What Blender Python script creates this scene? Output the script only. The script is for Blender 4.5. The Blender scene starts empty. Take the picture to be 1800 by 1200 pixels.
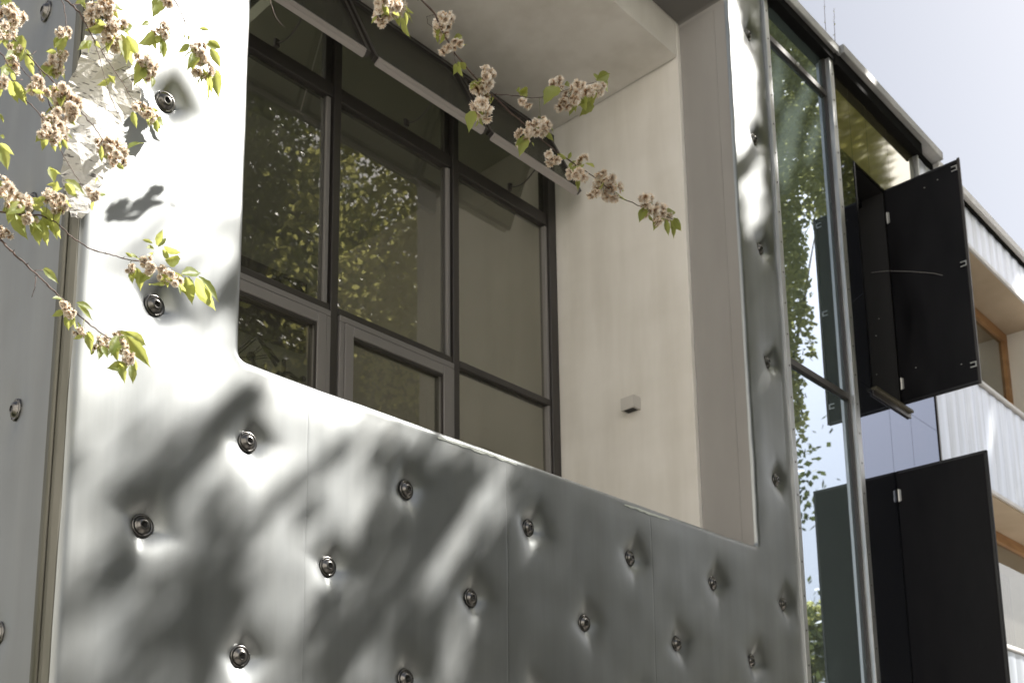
import bpy, math, random
import numpy as np
from mathutils import Vector, Matrix, noise
random.seed(7); RNG = np.random.default_rng(7)
R = math.radians
scene = bpy.context.scene
C = scene.collection

# ------------------------------------------------------------------ camera
# lens and pose solved from the vanishing points (a lens with a little rise, as used for buildings)
F_PX, PX, PY = 1921.645, 778.789, 1116.092
M = Matrix(((0.71253421, -0.70162213 + 0.0, -0.00148889),
            (0.1306672, 0.13478372, -0.98222134),
            (0.6893489, 0.69967175, 0.18772061)))
M = Matrix(((0.71253421, -0.70162213, -0.00148889), (0.1306672, 0.13478372, -0.98222134), (0.6893489, 0.69967175, 0.18772061)))
cam = bpy.data.cameras.new('camera'); camo = bpy.data.objects.new('camera', cam); C.objects.link(camo)
cam.sensor_width = 36; cam.lens = F_PX / 1800 * 36
cam.shift_x = (900 - PX) / 1800; cam.shift_y = (PY - 600) / 1800
cam.clip_start = .05; cam.clip_end = 3000
rt = Matrix((M[0], -M[1], -M[2])).transposed()
camo.matrix_world = rt.to_4x4()
cam.dof.use_dof = True; cam.dof.focus_distance = 5.0; cam.dof.aperture_fstop = 3.5
scene.camera = camo

# ------------------------------------------------------------------ light
SUN = Vector((.58, -.36, .74)).normalized()
EL = math.asin(SUN.z); AZ = math.atan2(SUN.x, SUN.y)
w = bpy.data.worlds.new('World'); scene.world = w; w.use_nodes = True
nt = w.node_tree; bg = nt.nodes['Background']
sky = nt.nodes.new('ShaderNodeTexSky'); sky.sky_type = 'NISHITA'; sky.sun_disc = False
sky.sun_elevation = EL; sky.sun_rotation = AZ; sky.dust_density = 4.0; sky.air_density = 1.0; sky.ozone_density = 1.0
hs = nt.nodes.new('ShaderNodeHueSaturation'); hs.inputs['Saturation'].default_value = .5   # thin high haze pales the blue
nt.links.new(sky.outputs[0], hs.inputs['Color']); nt.links.new(hs.outputs[0], bg.inputs[0]); bg.inputs[1].default_value = .055
sl = bpy.data.lights.new('sun', 'SUN'); sl.energy = 5; sl.angle = R(.55); sl.color = (1, .95, .88)
so = bpy.data.objects.new('sun', sl); C.objects.link(so)
so.rotation_euler = (-SUN).to_track_quat('-Z', 'Y').to_euler()
scene.view_settings.view_transform = 'Standard'; scene.view_settings.look = 'None'
scene.view_settings.exposure = 1.55; scene.view_settings.gamma = 1
scene.view_settings.use_curve_mapping = False

# ------------------------------------------------------------------ helpers
def ray(x, y):
    v = Vector(((x - PX) / F_PX, (y - PY) / F_PX, 1))
    return M.transposed() @ v
def at(x, y, Y=4.0):
    r = ray(x, y); return r * (Y / r.y)

def tag(o, label=None, cat=None, group=None, kind=None):
    for k, v in (('label', label), ('category', cat), ('group', group), ('kind', kind)):
        if v: o[k] = v
    return o
def empty(name, loc, label, cat, group=None):
    o = bpy.data.objects.new(name, None); C.objects.link(o); o.location = loc
    o.empty_display_size = .1
    return tag(o, label, cat, group)
def link(name, me, parent=None, smooth=False, mats=None):
    if mats:
        for m in mats: me.materials.append(m)
    if smooth: me.polygons.foreach_set('use_smooth', [True] * len(me.polygons))
    o = bpy.data.objects.new(name, me); C.objects.link(o)
    if parent is not None:
        o.parent = parent
        o.matrix_parent_inverse = Matrix.Translation(-base_of(parent))
    return o
def base_of(p):
    return Vector(p.location) if p.parent is None else Vector((0, 0, 0))
def _unused(p):
    v = Vector(p.location)
    if p.parent: v = Vector((0, 0, 0)) + p.get('_b', None) if False else Vector(p.location) + (base_of(p.parent) if p.type != 'MESH' else Vector((0, 0, 0)))
    return v
class MB:
    def __init__(s): s.v = []; s.f = []; s.m = []
    def add(s, vs, fs, mi=0):
        n = len(s.v); s.v += [tuple(v) for v in vs]; s.f += [tuple(i + n for i in f) for f in fs]; s.m += [mi] * len(fs); return s
    def box(s, x0, x1, y0, y1, z0, z1, mi=0, bev=0.0):
        if bev <= 0:
            vs = [(x, y, z) for x in (x0, x1) for y in (y0, y1) for z in (z0, z1)]
            return s.add(vs, [(0, 1, 3, 2), (4, 6, 7, 5), (0, 4, 5, 1), (2, 3, 7, 6), (0, 2, 6, 4), (1, 5, 7, 3)], mi)
        b = bev; vs = []; 
        X = (x0, x1); Y = (y0, y1); Z = (z0, z1); idx = {}
        for i in (0, 1):
            for j in (0, 1):
                for k in (0, 1):
                    sx = b if i == 0 else -b; sy = b if j == 0 else -b; sz = b if k == 0 else -b
                    for a, p in (('x', (X[i], Y[j] + sy, Z[k] + sz)), ('y', (X[i] + sx, Y[j], Z[k] + sz)), ('z', (X[i] + sx, Y[j] + sy, Z[k]))):
                        idx[(i, j, k, a)] = len(vs); vs.append(p)
        fs = []
        for i in (0, 1): fs.append([idx[(i, 0, 0, 'x')], idx[(i, 1, 0, 'x')], idx[(i, 1, 1, 'x')], idx[(i, 0, 1, 'x')]][::(-1 if i == 0 else 1)])
        for j in (0, 1): fs.append([idx[(0, j, 0, 'y')], idx[(1, j, 0, 'y')], idx[(1, j, 1, 'y')], idx[(0, j, 1, 'y')]][::(1 if j == 0 else -1)])
        for k in (0, 1): fs.append([idx[(0, 0, k, 'z')], idx[(1, 0, k, 'z')], idx[(1, 1, k, 'z')], idx[(0, 1, k, 'z')]][::(-1 if k == 0 else 1)])
        for i in (0, 1):
            for j in (0, 1): fs.append([idx[(i, j, 0, 'x')], idx[(i, j, 0, 'y')], idx[(i, j, 1, 'y')], idx[(i, j, 1, 'x')]][::(1 if i == j else -1)])
            for k in (0, 1): fs.append([idx[(i, 0, k, 'x')], idx[(i, 0, k, 'z')], idx[(i, 1, k, 'z')], idx[(i, 1, k, 'x')]][::(-1 if i == k else 1)])
        for j in (0, 1):
            for k in (0, 1): fs.append([idx[(0, j, k, 'y')], idx[(0, j, k, 'z')], idx[(1, j, k, 'z')], idx[(1, j, k, 'y')]][::(1 if j == k else -1)])
        for i in (0, 1):
            for j in (0, 1):
                for k in (0, 1):
                    f = [idx[(i, j, k, 'x')], idx[(i, j, k, 'y')], idx[(i, j, k, 'z')]]
                    fs.append(f[::(1 if (i + j + k) % 2 else -1)])
        return s.add(vs, fs, mi)
    def quad(s, a, b, c, d, mi=0): return s.add([a, b, c, d], [(0, 1, 2, 3)], mi)
    def tube(s, pts, rad, n=8, mi=0, cap=True):
        pts = [Vector(p) for p in pts]; N = len(pts)
        if not hasattr(rad, '__len__'): rad = [rad] * N
        vs = []; up = None
        for i, p in enumerate(pts):
            t = (pts[min(i + 1, N - 1)] - pts[max(i - 1, 0)])
            if t.length < 1e-9: t = Vector((0, 0, 1))
            t.normalize()
            if up is None: up = t.orthogonal().normalized()
            up = (up - t * up.dot(t)); 
            if up.length < 1e-6: up = t.orthogonal()
            up.normalize(); sd = t.cross(up)
            for k in range(n):
                a = 2 * math.pi * k / n; vs.append(p + (up * math.cos(a) + sd * math.sin(a)) * rad[i])
        fs = [(i * n + k, i * n + (k + 1) % n, (i + 1) * n + (k + 1) % n, (i + 1) * n + k) for i in range(N - 1) for k in range(n)]
        if cap: fs += [tuple(range(n))[::-1], tuple((N - 1) * n + k for k in range(n))]
        return s.add(vs, fs, mi)
    def lathe(s, prof, n=20, origin=(0, 0, 0), axis='-y', mi=0):
        # prof: (radius, height) outwards along the axis
        vs = []
        for r, h in prof:
            for k in range(n):
                a = 2 * math.pi * k / n; c, d = r * math.cos(a), r * math.sin(a)
                if axis == '-y': p = (c, -h, d)
                elif axis == '-x': p = (-h, c, d)
                else: p = (c, d, h)
                vs.append((p[0] + origin[0], p[1] + origin[1], p[2] + origin[2]))
        fs = [(i * n + k, i * n + (k + 1) % n, (i + 1) * n + (k + 1) % n, (i + 1) * n + k) for i in range(len(prof) - 1) for k in range(n)]
        return s.add(vs, fs, mi)
    def mesh(s, name='m'):
        me = bpy.data.meshes.new(name); me.from_pydata(s.v, [], s.f)
        me.polygons.foreach_set('material_index', s.m); me.update(); return me
    def build(s, name, mats, parent=None, smooth=False):
        if not isinstance(mats, (list, tuple)): mats = [mats]
        return link(name, s.mesh(name), parent, smooth, mats)

# ------------------------------------------------------------------ materials
def mat(name, col=(.5, .5, .5), rough=.5, metal=0.0, spec=.5):
    m = bpy.data.materials.new(name); m.use_nodes = True
    b = m.node_tree.nodes['Principled BSDF']
    b.inputs['Base Color'].default_value = (*col, 1); b.inputs['Roughness'].default_value = rough
    b.inputs['Metallic'].default_value = metal; b.inputs['Specular IOR Level'].default_value = spec
    return m
def nodes(m): return m.node_tree.nodes, m.node_tree.links, m.node_tree.nodes.get('Principled BSDF')
def vary(m, scale=(3, 3, 3), c0=(.4, .4, .4), c1=(.5, .5, .5), lo=.35, hi=.65, rough=None, bump=0, bscale=None, detail=5):
    n, l, b = nodes(m)
    tc = n.new('ShaderNodeTexCoord'); mp = n.new('ShaderNodeMapping'); mp.inputs['Scale'].default_value = scale
    l.new(tc.outputs['Object'], mp.inputs[0])
    nz = n.new('ShaderNodeTexNoise'); nz.inputs['Scale'].default_value = 1; nz.inputs['Detail'].default_value = detail
    l.new(mp.outputs[0], nz.inputs['Vector'])
    cr = n.new('ShaderNodeValToRGB'); cr.color_ramp.elements[0].position = lo; cr.color_ramp.elements[1].position = hi
    cr.color_ramp.elements[0].color = (*c0, 1); cr.color_ramp.elements[1].color = (*c1, 1)
    l.new(nz.outputs[0], cr.inputs[0]); l.new(cr.outputs[0], b.inputs['Base Color'])
    if rough:
        mr = n.new('ShaderNodeMapRange'); mr.inputs['To Min'].default_value = rough[0]; mr.inputs['To Max'].default_value = rough[1]
        mr.inputs['From Min'].default_value = lo; mr.inputs['From Max'].default_value = hi
        l.new(nz.outputs[0], mr.inputs[0]); l.new(mr.outputs[0], b.inputs['Roughness'])
    if bump:
        n2 = n.new('ShaderNodeTexNoise'); n2.inputs['Scale'].default_value = 1; n2.inputs['Detail'].default_value = 3
        mp2 = n.new('ShaderNodeMapping'); mp2.inputs['Scale'].default_value = bscale or scale
        l.new(tc.outputs['Object'], mp2.inputs[0]); l.new(mp2.outputs[0], n2.inputs['Vector'])
        bp = n.new('ShaderNodeBump'); bp.inputs['Strength'].default_value = 1; bp.inputs['Distance'].default_value = bump
        l.new(n2.outputs[0], bp.inputs['Height']); l.new(bp.outputs[0], b.inputs['Normal'])
    return m
skin = vary(mat('brushed_metal', metal=.95, rough=.5), (5, 5, .7), (.295, .313, .322), (.345, .362, .37), .3, .7, (.42, .47), .0002, (60, 60, 2.5))
trim = vary(mat('corner_metal', metal=.4, rough=.6), (14, 14, 2), (.10, .10, .08), (.17, .165, .14), .3, .7, (.5, .6))
reveal_m = vary(mat('reveal_metal', metal=.0, rough=.5), (3, 3, .6), (.29, .28, .27), (.34, .33, .32), .3, .7)
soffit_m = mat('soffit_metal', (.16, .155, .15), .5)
stud_m = mat('dark_bronze', (.16, .155, .15), .28, 1.0)
socket_m = mat('socket', (.02, .02, .02), .6)
plaster = vary(mat('white_plaster', rough=.9, spec=.2), (1.6, 1.6, .8), (.76, .735, .69), (.82, .80, .76), .3, .7, bump=.0008, bscale=(120, 120, 120))
def stain(m, scale, amt):
    n, l, b = nodes(m); src = b.inputs['Base Color'].links[0].from_socket
    tc = n.new('ShaderNodeTexCoord'); mp = n.new('ShaderNodeMapping'); mp.inputs['Scale'].default_value = scale; nz = n.new('ShaderNodeTexNoise'); nz.inputs['Scale'].default_value = 1; nz.inputs['Detail'].default_value = 6
    l.new(tc.outputs['Object'], mp.inputs[0]); l.new(mp.outputs[0], nz.inputs['Vector'])
    cr = n.new('ShaderNodeValToRGB'); cr.color_ramp.elements[0].position = .3; cr.color_ramp.elements[1].position = .6
    cr.color_ramp.elements[0].color = (1 - amt, 1 - amt * 1.05, 1 - amt * 1.2, 1); cr.color_ramp.elements[1].color = (1, 1, 1, 1)
    mx = n.new('ShaderNodeMix'); mx.data_type = 'RGBA'; mx.blend_type = 'MULTIPLY'; mx.inputs[0].default_value = 1
    l.new(nz.outputs[0], cr.inputs[0]); l.new(src, mx.inputs[6]); l.new(cr.outputs[0], mx.inputs[7]); l.new(mx.outputs[2], b.inputs['Base Color'])
stain(plaster, (5, 5, .7), .10); stain(plaster, (1.2, 1.2, 2.5), .07); stain(skin, (9, 9, .8), .06); stain(skin, (2, 2, 3), .06)
frame_d = mat('dark_frame', (.04, .036, .034), .4)
frame_g = mat('grey_frame', (.21, .20, .195), .45)
alu = mat('pale_aluminium', (.45, .42, .41), .4, .3)
mull_m = vary(mat('zinc_mullion', metal=.85, rough=.4), (30, 30, 3), (.42, .44, .45), (.6, .61, .62), .3, .7, (.35, .5))
cap_m = vary(mat('roof_cap', metal=.5, rough=.5), (4, 4, 4), (.30, .31, .32), (.46, .46, .46), .3, .7)
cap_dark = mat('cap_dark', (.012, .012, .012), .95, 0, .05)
black = vary(mat('black_shutter', rough=.5, spec=.16), (5, 5, 1.5), (.004, .004, .005), (.009, .009, .011), .3, .7, (.35, .6))
void_m = mat('dark_void', (.012, .012, .013), .8)
bronze = vary(mat('bronze_strip', metal=.2, rough=.6), (8, 8, 3), (.05, .045, .03), (.10, .09, .06), .3, .7)
timber = vary(mat('timber', rough=.6), (3, 3, 12), (.33, .17, .07), (.45, .25, .11), .3, .7)
tan = vary(mat('tan_soffit', rough=.85, spec=.2), (2, 2, 2), (.46, .37, .27), (.55, .45, .34), .3, .7)
corr = vary(mat('pale_sheet', metal=.6, rough=.4), (7, 7, .8), (.46, .51, .60), (.68, .73, .82), .3, .7, (.3, .45))
stain(corr, (9, 9, .6), .2)
band_trim = mat('band_trim', (.62, .62, .63), .45, .2)
hinge_m = mat('hinge', (.5, .5, .48), .35, .6)
room_m = mat('room_wall', (.50, .52, .46), .9, 0, .2)
room_dark = mat('room_board', (.035, .028, .02), .7)
room_post = mat('pale_post', (.75, .68, .55), .6)
gadget_m = mat('stand_black', (.012, .011, .010), .5)
wallm = mat('backing', (.1, .1, .1), .9)
bark = vary(mat('bark', rough=.9), (20, 20, 8), (.05, .035, .03), (.12, .09, .075), .3, .7, bump=.003, bscale=(60, 60, 30))
twig_m = vary(mat('twig_bark', rough=.7), (40, 40, 40), (.045, .026, .02), (.16, .105, .085), .3, .75)

def glass_mat(name, tint=(.75, .8, .74), base=.05, gain=1.5, dust=.07):
    m = bpy.data.materials.new(name); m.use_nodes = True; n, l = m.node_tree.nodes, m.node_tree.links
    n.clear(); out = n.new('ShaderNodeOutputMaterial'); mx = n.new('ShaderNodeMixShader')
    tr = n.new('ShaderNodeBsdfTransparent'); tr.inputs[0].default_value = (*tint, 1)
    gl = n.new('ShaderNodeBsdfGlossy'); gl.inputs['Roughness'].default_value = 0.0; gl.inputs[0].default_value = (.95, .94, .91, 1)
    fr = n.new('ShaderNodeFresnel'); fr.inputs[0].default_value = 1.5
    ma = n.new('ShaderNodeMath'); ma.operation = 'MULTIPLY_ADD'; ma.inputs[1].default_value = gain; ma.inputs[2].default_value = base; ma.use_clamp = True
    ge = n.new('ShaderNodeNewGeometry'); iv = n.new('ShaderNodeMath'); iv.operation = 'SUBTRACT'; iv.inputs[0].default_value = 1; m3 = n.new('ShaderNodeMath'); m3.operation = 'MULTIPLY'
    l.new(ge.outputs['Backfacing'], iv.inputs[1]); l.new(iv.outputs[0], m3.inputs[0]); l.new(ma.outputs[0], m3.inputs[1])   # only the outer skin of a pane mirrors
    l.new(fr.outputs[0], ma.inputs[0]); l.new(m3.outputs[0], mx.inputs[0]); l.new(tr.outputs[0], mx.inputs[1]); l.new(gl.outputs[0], mx.inputs[2]); df = n.new('ShaderNodeBsdfDiffuse'); df.inputs[0].default_value = (.60, .575, .53, 1); m2 = n.new('ShaderNodeMixShader'); m2.inputs[0].default_value = dust
    l.new(mx.outputs[0], m2.inputs[1]); l.new(df.outputs[0], m2.inputs[2]); l.new(m2.outputs[0], out.inputs[0])
    return m
def mirror_mat(name, dcol, gcol, fac, rough=.0, waves=0.0):
    m = bpy.data.materials.new(name); m.use_nodes = True; n, l = m.node_tree.nodes, m.node_tree.links
    n.clear(); out = n.new('ShaderNodeOutputMaterial'); mx = n.new('ShaderNodeMixShader')
    d = n.new('ShaderNodeBsdfDiffuse'); d.inputs[0].default_value = (*dcol, 1)
    g = n.new('ShaderNodeBsdfGlossy'); g.inputs['Roughness'].default_value = rough; g.inputs[0].default_value = (*gcol, 1)
    mx.inputs[0].default_value = fac
    if waves:
        tc = n.new('ShaderNodeTexCoord'); nz = n.new('ShaderNodeTexNoise'); nz.inputs['Scale'].default_value = 1.1; nz.inputs['Detail'].default_value = 1
        l.new(tc.outputs['Object'], nz.inputs['Vector'])
        bp = n.new('ShaderNodeBump'); bp.inputs['Strength'].default_value = 1; bp.inputs['Distance'].default_value = waves
        l.new(nz.outputs[0], bp.inputs['Height']); l.new(bp.outputs[0], g.inputs['Normal'])
    l.new(d.outputs[0], mx.inputs[1]); l.new(g.outputs[0], mx.inputs[2]); l.new(mx.outputs[0], out.inputs[0])
    return m
pane_m = glass_mat('window_glass', (.60, .60, .55), base=.055, gain=1.45, dust=.05)
vent_glass = glass_mat('vent_glass', (.46, .48, .43), .03, 1.0, .09)
bay_green = mirror_mat('green_bay_glass', (.12, .155, .15), (.70, .81, .97), .54, 0.01, .0006)
bay_dark = mirror_mat('dark_bay_glass', (.012, .012, .013), (.66, .74, .95), .27, 0.02, .002)

bay_tree_tint = mirror_mat('tree_tint_bay_glass', (.075, .07, .045), (.84, .83, .72), .45, .05, .0015)  # olive of the mirrored trees put into the glass colour
stain(skin, (3, 3, .5), .07)
def leaf_mat(name, c0, c1, trans=.45, ctr=(.5, .62, .1)):
    m = bpy.data.materials.new(name); m.use_nodes = True; n, l = m.node_tree.nodes, m.node_tree.links
    b = n['Principled BSDF']; out = n['Material Output']
    b.inputs['Roughness'].default_value = .5
    tc = n.new('ShaderNodeTexCoord'); geo = n.new('ShaderNodeNewGeometry'); oi = n.new('ShaderNodeObjectInfo')
    nz = n.new('ShaderNodeTexNoise'); nz.inputs['Scale'].default_value = 1.3; nz.inputs['Detail'].default_value = 2
    l.new(geo.outputs['Position'], nz.inputs['Vector'])
    ad = n.new('ShaderNodeMath'); ad.operation = 'ADD'; mm = n.new('ShaderNodeMath'); mm.operation = 'MULTIPLY_ADD'; mm.inputs[1].default_value = .5; mm.inputs[2].default_value = -.25
    l.new(geo.outputs['Random Per Island'], mm.inputs[0]); l.new(nz.outputs[0], ad.inputs[0]); l.new(mm.outputs[0], ad.inputs[1])
    cr = n.new('ShaderNodeValToRGB'); cr.color_ramp.elements[0].position = .3; cr.color_ramp.elements[1].position = .75
    cr.color_ramp.elements[0].color = (*c0, 1); cr.color_ramp.elements[1].color = (*c1, 1)
    l.new(ad.outputs[0], cr.inputs[0]); l.new(cr.outputs[0], b.inputs['Base Color'])
    t = n.new('ShaderNodeBsdfTranslucent'); t.inputs[0].default_value = (*ctr, 1)
    mx = n.new('ShaderNodeMixShader'); mx.inputs[0].default_value = trans
    l.new(b.outputs[0], mx.inputs[1]); l.new(t.outputs[0], mx.inputs[2]); l.new(mx.outputs[0], out.inputs[0])
    return m
tree_leaf = leaf_mat('tree_leaves', (.05, .07, .018), (.12, .14, .035), .6, (.60, .58, .20))
dark_leaf = leaf_mat('dark_tree_leaves', (.028, .042, .014), (.065, .08, .028), .32, (.15, .17, .045))
young_leaf = leaf_mat('young_cherry_leaf', (.08, .13, .03), (.19, .24, .055), .55, (.66, .68, .19))
def petal_mat():
    m = bpy.data.materials.new('petals'); m.use_nodes = True; n, l = m.node_tree.nodes, m.node_tree.links
    b = n['Principled BSDF']; out = n['Material Output']; b.inputs['Roughness'].default_value = .7
    at_ = n.new('ShaderNodeAttribute'); at_.attribute_name = 'tipness'
    geo = n.new('ShaderNodeNewGeometry'); ad = n.new('ShaderNodeMath'); ad.operation = 'MULTIPLY_ADD'; ad.inputs[1].default_value = .6
    sb = n.new('ShaderNodeMath'); sb.operation = 'SUBTRACT'; sb.inputs[1].default_value = .40
    l.new(geo.outputs['Random Per Island'], ad.inputs[0]); l.new(at_.outputs['Fac'], ad.inputs[2]); l.new(ad.outputs[0], sb.inputs[0])
    cr = n.new('ShaderNodeValToRGB'); e = cr.color_ramp.elements
    e[0].position = 0; e[0].color = (.13, .062, .024, 1); e[1].position = 1; e[1].color = (.93, .90, .85, 1)
    x = e.new(.28); x.color = (.50, .32, .17, 1); x = e.new(.5); x.color = (.83, .71, .56, 1)
    l.new(sb.outputs[0], cr.inputs[0]); l.new(cr.outputs[0], b.inputs['Base Color'])
    t = n.new('ShaderNodeBsdfTranslucent'); l.new(cr.outputs[0], t.inputs[0])
    mx = n.new('ShaderNodeMixShader'); mx.inputs[0].default_value = .35
    l.new(b.outputs[0], mx.inputs[1]); l.new(t.outputs[0], mx.inputs[2]); l.new(mx.outputs[0], out.inputs[0])
    return m
petal = petal_mat()
stalk = mat('flower_stalk', (.16, .17, .05), .6)

# ------------------------------------------------------------------ ground (street below the camera)
g = MB(); g.quad((-400, -400, -1.62), (400, -400, -1.62), (400, 400, -1.62), (-400, 400, -1.62))
tag(g.build('ground', vary(mat('grass_verge', rough=.95), (.5, .5, .5), (.07, .075, .035), (.11, .11, .06), .3, .7)), kind='structure')
g = MB(); g.box(-30, 60, -2.2, 3.99, -1.8, -1.5)
tag(g.build('pavement', vary(mat('paving', rough=.9), (2, 2, 2), (.32, .30, .27), (.40, .375, .34), .3, .7)), kind='structure')
g = MB(); g.box(-60, 90, -9.5, -2.3, -1.8, -1.606)
tag(g.build('road', vary(mat('asphalt', rough=.9), (3, 3, 3), (.12, .12, .115), (.17, .165, .16), .3, .7)), kind='structure')

# ------------------------------------------------------------------ metal building
OX0, OX1, OZ0, OZ1 = 2.637, 7.28, 2.20, 6.95      # opening outline
CR = .045
YF = 4.0
bld = empty('metal_building', (1.8, 4, -1.6), 'building clad in dimpled brushed metal sheets with a deep rectangular window niche and dark studs', 'building')
studs = []
for m_ in range(-2, 8):
    for k in range(-1, 7):
        for (x0, z0) in ((2.214, 1.320), (2.716, 1.822)):
            x, z = x0 + .9905 * k, z0 + 1.0 * m_
            if x < 2.0 or x > 7.75 or z < .2 or z > 7.3: continue
            if OX0 - .2 < x < OX1 + .15 and OZ0 - .18 < z < OZ1 + .1: continue
            studs.append((x, z))
sstuds = [(4.5 + .98 * j, .87 + .989 * m_) for m_ in range(0, 7) for j in (0, 1)]
def dimple(dx, dz, A=.058):
    a1 = np.sqrt(dx * dx + 3e-4) + np.sqrt(dz * dz + 3e-4) * .9 - .028; r = np.sqrt(dx * dx + dz * dz)
    q = .75 * a1 + .25 * r * 1.2
    u_ = q / .046; h = A * np.exp(-u_ ** 2.6 / (1 + u_) ** 1.5)
    return h + .007 * np.exp(-(r / .18) ** 2)
def rr_dist(x, z):
    # signed distance to the rounded opening outline (positive outside)
    cx, cz = (OX0 + OX1) / 2, (OZ0 + OZ1) / 2; hx, hz = (OX1 - OX0) / 2 - CR, (OZ1 - OZ0) / 2 - CR
    qx, qz = np.abs(x - cx) - hx, np.abs(z - cz) - hz
    return np.sqrt(np.maximum(qx, 0) ** 2 + np.maximum(qz, 0) ** 2) + np.minimum(np.maximum(qx, qz), 0) - CR
def smooth_noise(x, z, s, seed):
    out = np.zeros_like(x); r = np.random.default_rng(seed)
    for i in range(9):
        a = r.uniform(0, 2 * math.pi); k = s * r.uniform(.5, 1.6); p = r.uniform(0, 6.28)
        out += np.sin((x * math.cos(a) + z * math.sin(a)) * k + p) / 9
    return out
def face_y(x, z):
    y = np.full_like(x, YF)
    for i_, (sx, sz) in enumerate(studs):
        h_ = ((i_ * 7919) % 101) / 100 - .5; dx, dz = x - sx, z - sz; c_, s_ = math.cos(h_ * .7), math.sin(h_ * .7)
        y += dimple(c_ * dx - s_ * dz, s_ * dx + c_ * dz) * (1 + .35 * h_)
    y += .007 * smooth_noise(x, z, 5, 3) + .004 * smooth_noise(x, z, 13, 5)
    d = rr_dist(x, z); r = .035
    dd = np.clip(d, 0, r); roll = r - np.sqrt(np.maximum(r * r - (r - dd) ** 2, 0))
    y += roll + .007 * np.exp(-(d / .10) ** 2)   # a slight waviness of the folded lip
    y += .003 * np.exp(-np.abs(d) / .06) * smooth_noise(x, z, 9, 11) * 2
    # corner roll at the left edge of the block
    xe = 1.87; rc = .05; e = np.clip((xe - x), 0, rc); y += rc - np.sqrt(np.maximum(rc * rc - e * e, 0))
    return y
def lines(a, b, st):
    n = max(1, int(round((b - a) / st))); return list(np.linspace(a, b, n + 1))
def panel(x0, x1, part=0):
    def cut(a, b, marks, st):
        ps = [a]
        for m_, side in marks:
            near_ = [m_ + side * q for q in (0, .003, .008, .015, .024, .036)]
            near_ = sorted(q for q in near_ if a + .004 < q < b - .004)
            if near_: ps += lines(ps[-1], near_[0], st)[1:] + near_[1:]
        return ps + lines(ps[-1], b, st)[1:]
    xs = cut(x0, x1, [(OX0, -1), (OX1, 1)], .0155); xs = [xs[0], xs[0] + .003] + xs[1:-1] + [xs[-1] - .003, xs[-1]]
    zs = lines(-1.5, .3, .15) + cut(.3, 7.3, [(OZ0, -1), (OZ1, 1)], .0165)[1:] + [7.45, 7.5]
    X, Z = np.meshgrid(np.array(xs), np.array(zs), indexing='ij')
    d = rr_dist(X, Z)
    # pull vertices next to the outline onto it
    eps = 1e-4; gx = (rr_dist(X + eps, Z) - rr_dist(X - eps, Z)) / (2 * eps); gz = (rr_dist(X, Z + eps) - rr_dist(X, Z - eps)) / (2 * eps)
    near = (d < .009) & (d > -.012) & (gx * gx * gz * gz > .002)
    X = np.where(near, X - gx * d, X); Z = np.where(near, Z - gz * d, Z)
    d2 = rr_dist(X, Z); Y = face_y(X, Z)
    Y[0, :] += .0005; Y[-1, :] += .0005
    nx, nz = X.shape; idx = np.arange(nx * nz).reshape(nx, nz)
    keepv = d2 > -.0015
    f = np.stack([idx[:-1, :-1], idx[1:, :-1], idx[1:, 1:], idx[:-1, 1:]], -1).reshape(-1, 4)
    kv = keepv.reshape(-1); f = f[kv[f].all(1)]
    if part:
        zc = Z.reshape(-1)[f[:, 0]]; f = f[(zc < 4.5) if part == 1 else (zc > 4.5)]
    used = np.unique(f); remap = -np.ones(nx * nz, int); remap[used] = np.arange(len(used)); f = remap[f]
    V = np.stack([X, Y, Z], -1).reshape(-1, 3)[used]
    me = bpy.data.meshes.new('metal_panel'); me.from_pydata(V.tolist(), [], f.tolist()); me.update()
    return link('metal_panel', me, bld, True, [skin])
seams = [1.822, 3.033, 4.452, 5.87, 7.862]
for i, (a, b) in enumerate(zip(seams[:-1], seams[1:])):
    for part in ((1, 2) if i in (1, 2) else (0,)): panel(a + .0002, b - .0002, part)
# corner trim and side face (faces left)
t = MB(); pts = [(1.87, 4.0), (1.83, 4.012), (1.812, 4.03), (1.805, 4.055), (1.805, 4.12)]
for i in range(len(pts) - 1):
    (a, b), (c, d) = pts[i], pts[i + 1]
    t.quad((a, b + .004, -1.5), (c, d + .004, -1.5), (c, d + .004, 7.5), (a, b + .004, 7.5))
t.box(1.799, 1.806, 4.05, 4.105, -1.5, 7.5)
t.build('corner_trim', trim, bld, True)
ys = lines(4.11, 6.6, .03); zs = lines(-1.5, 7.5, .03)
Yg, Zg = np.meshgrid(np.array(ys), np.array(zs), indexing='ij'); Xg = np.full_like(Yg, 1.81)
for sy, sz in sstuds: Xg += dimple(Yg - sy, Zg - sz, .02)
Xg += .006 * smooth_noise(Yg, Zg, 4, 8)
n1, n2 = Yg.shape; idx = np.arange(n1 * n2).reshape(n1, n2)
f = np.stack([idx[:-1, :-1], idx[:-1, 1:], idx[1:, 1:], idx[1:, :-1]], -1).reshape(-1, 4)
me = bpy.data.meshes.new('side_panel'); me.from_pydata(np.stack([Xg, Yg, Zg], -1).reshape(-1, 3).tolist(), [], f.tolist())
link('side_panel', me, bld, True, [skin])
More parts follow.
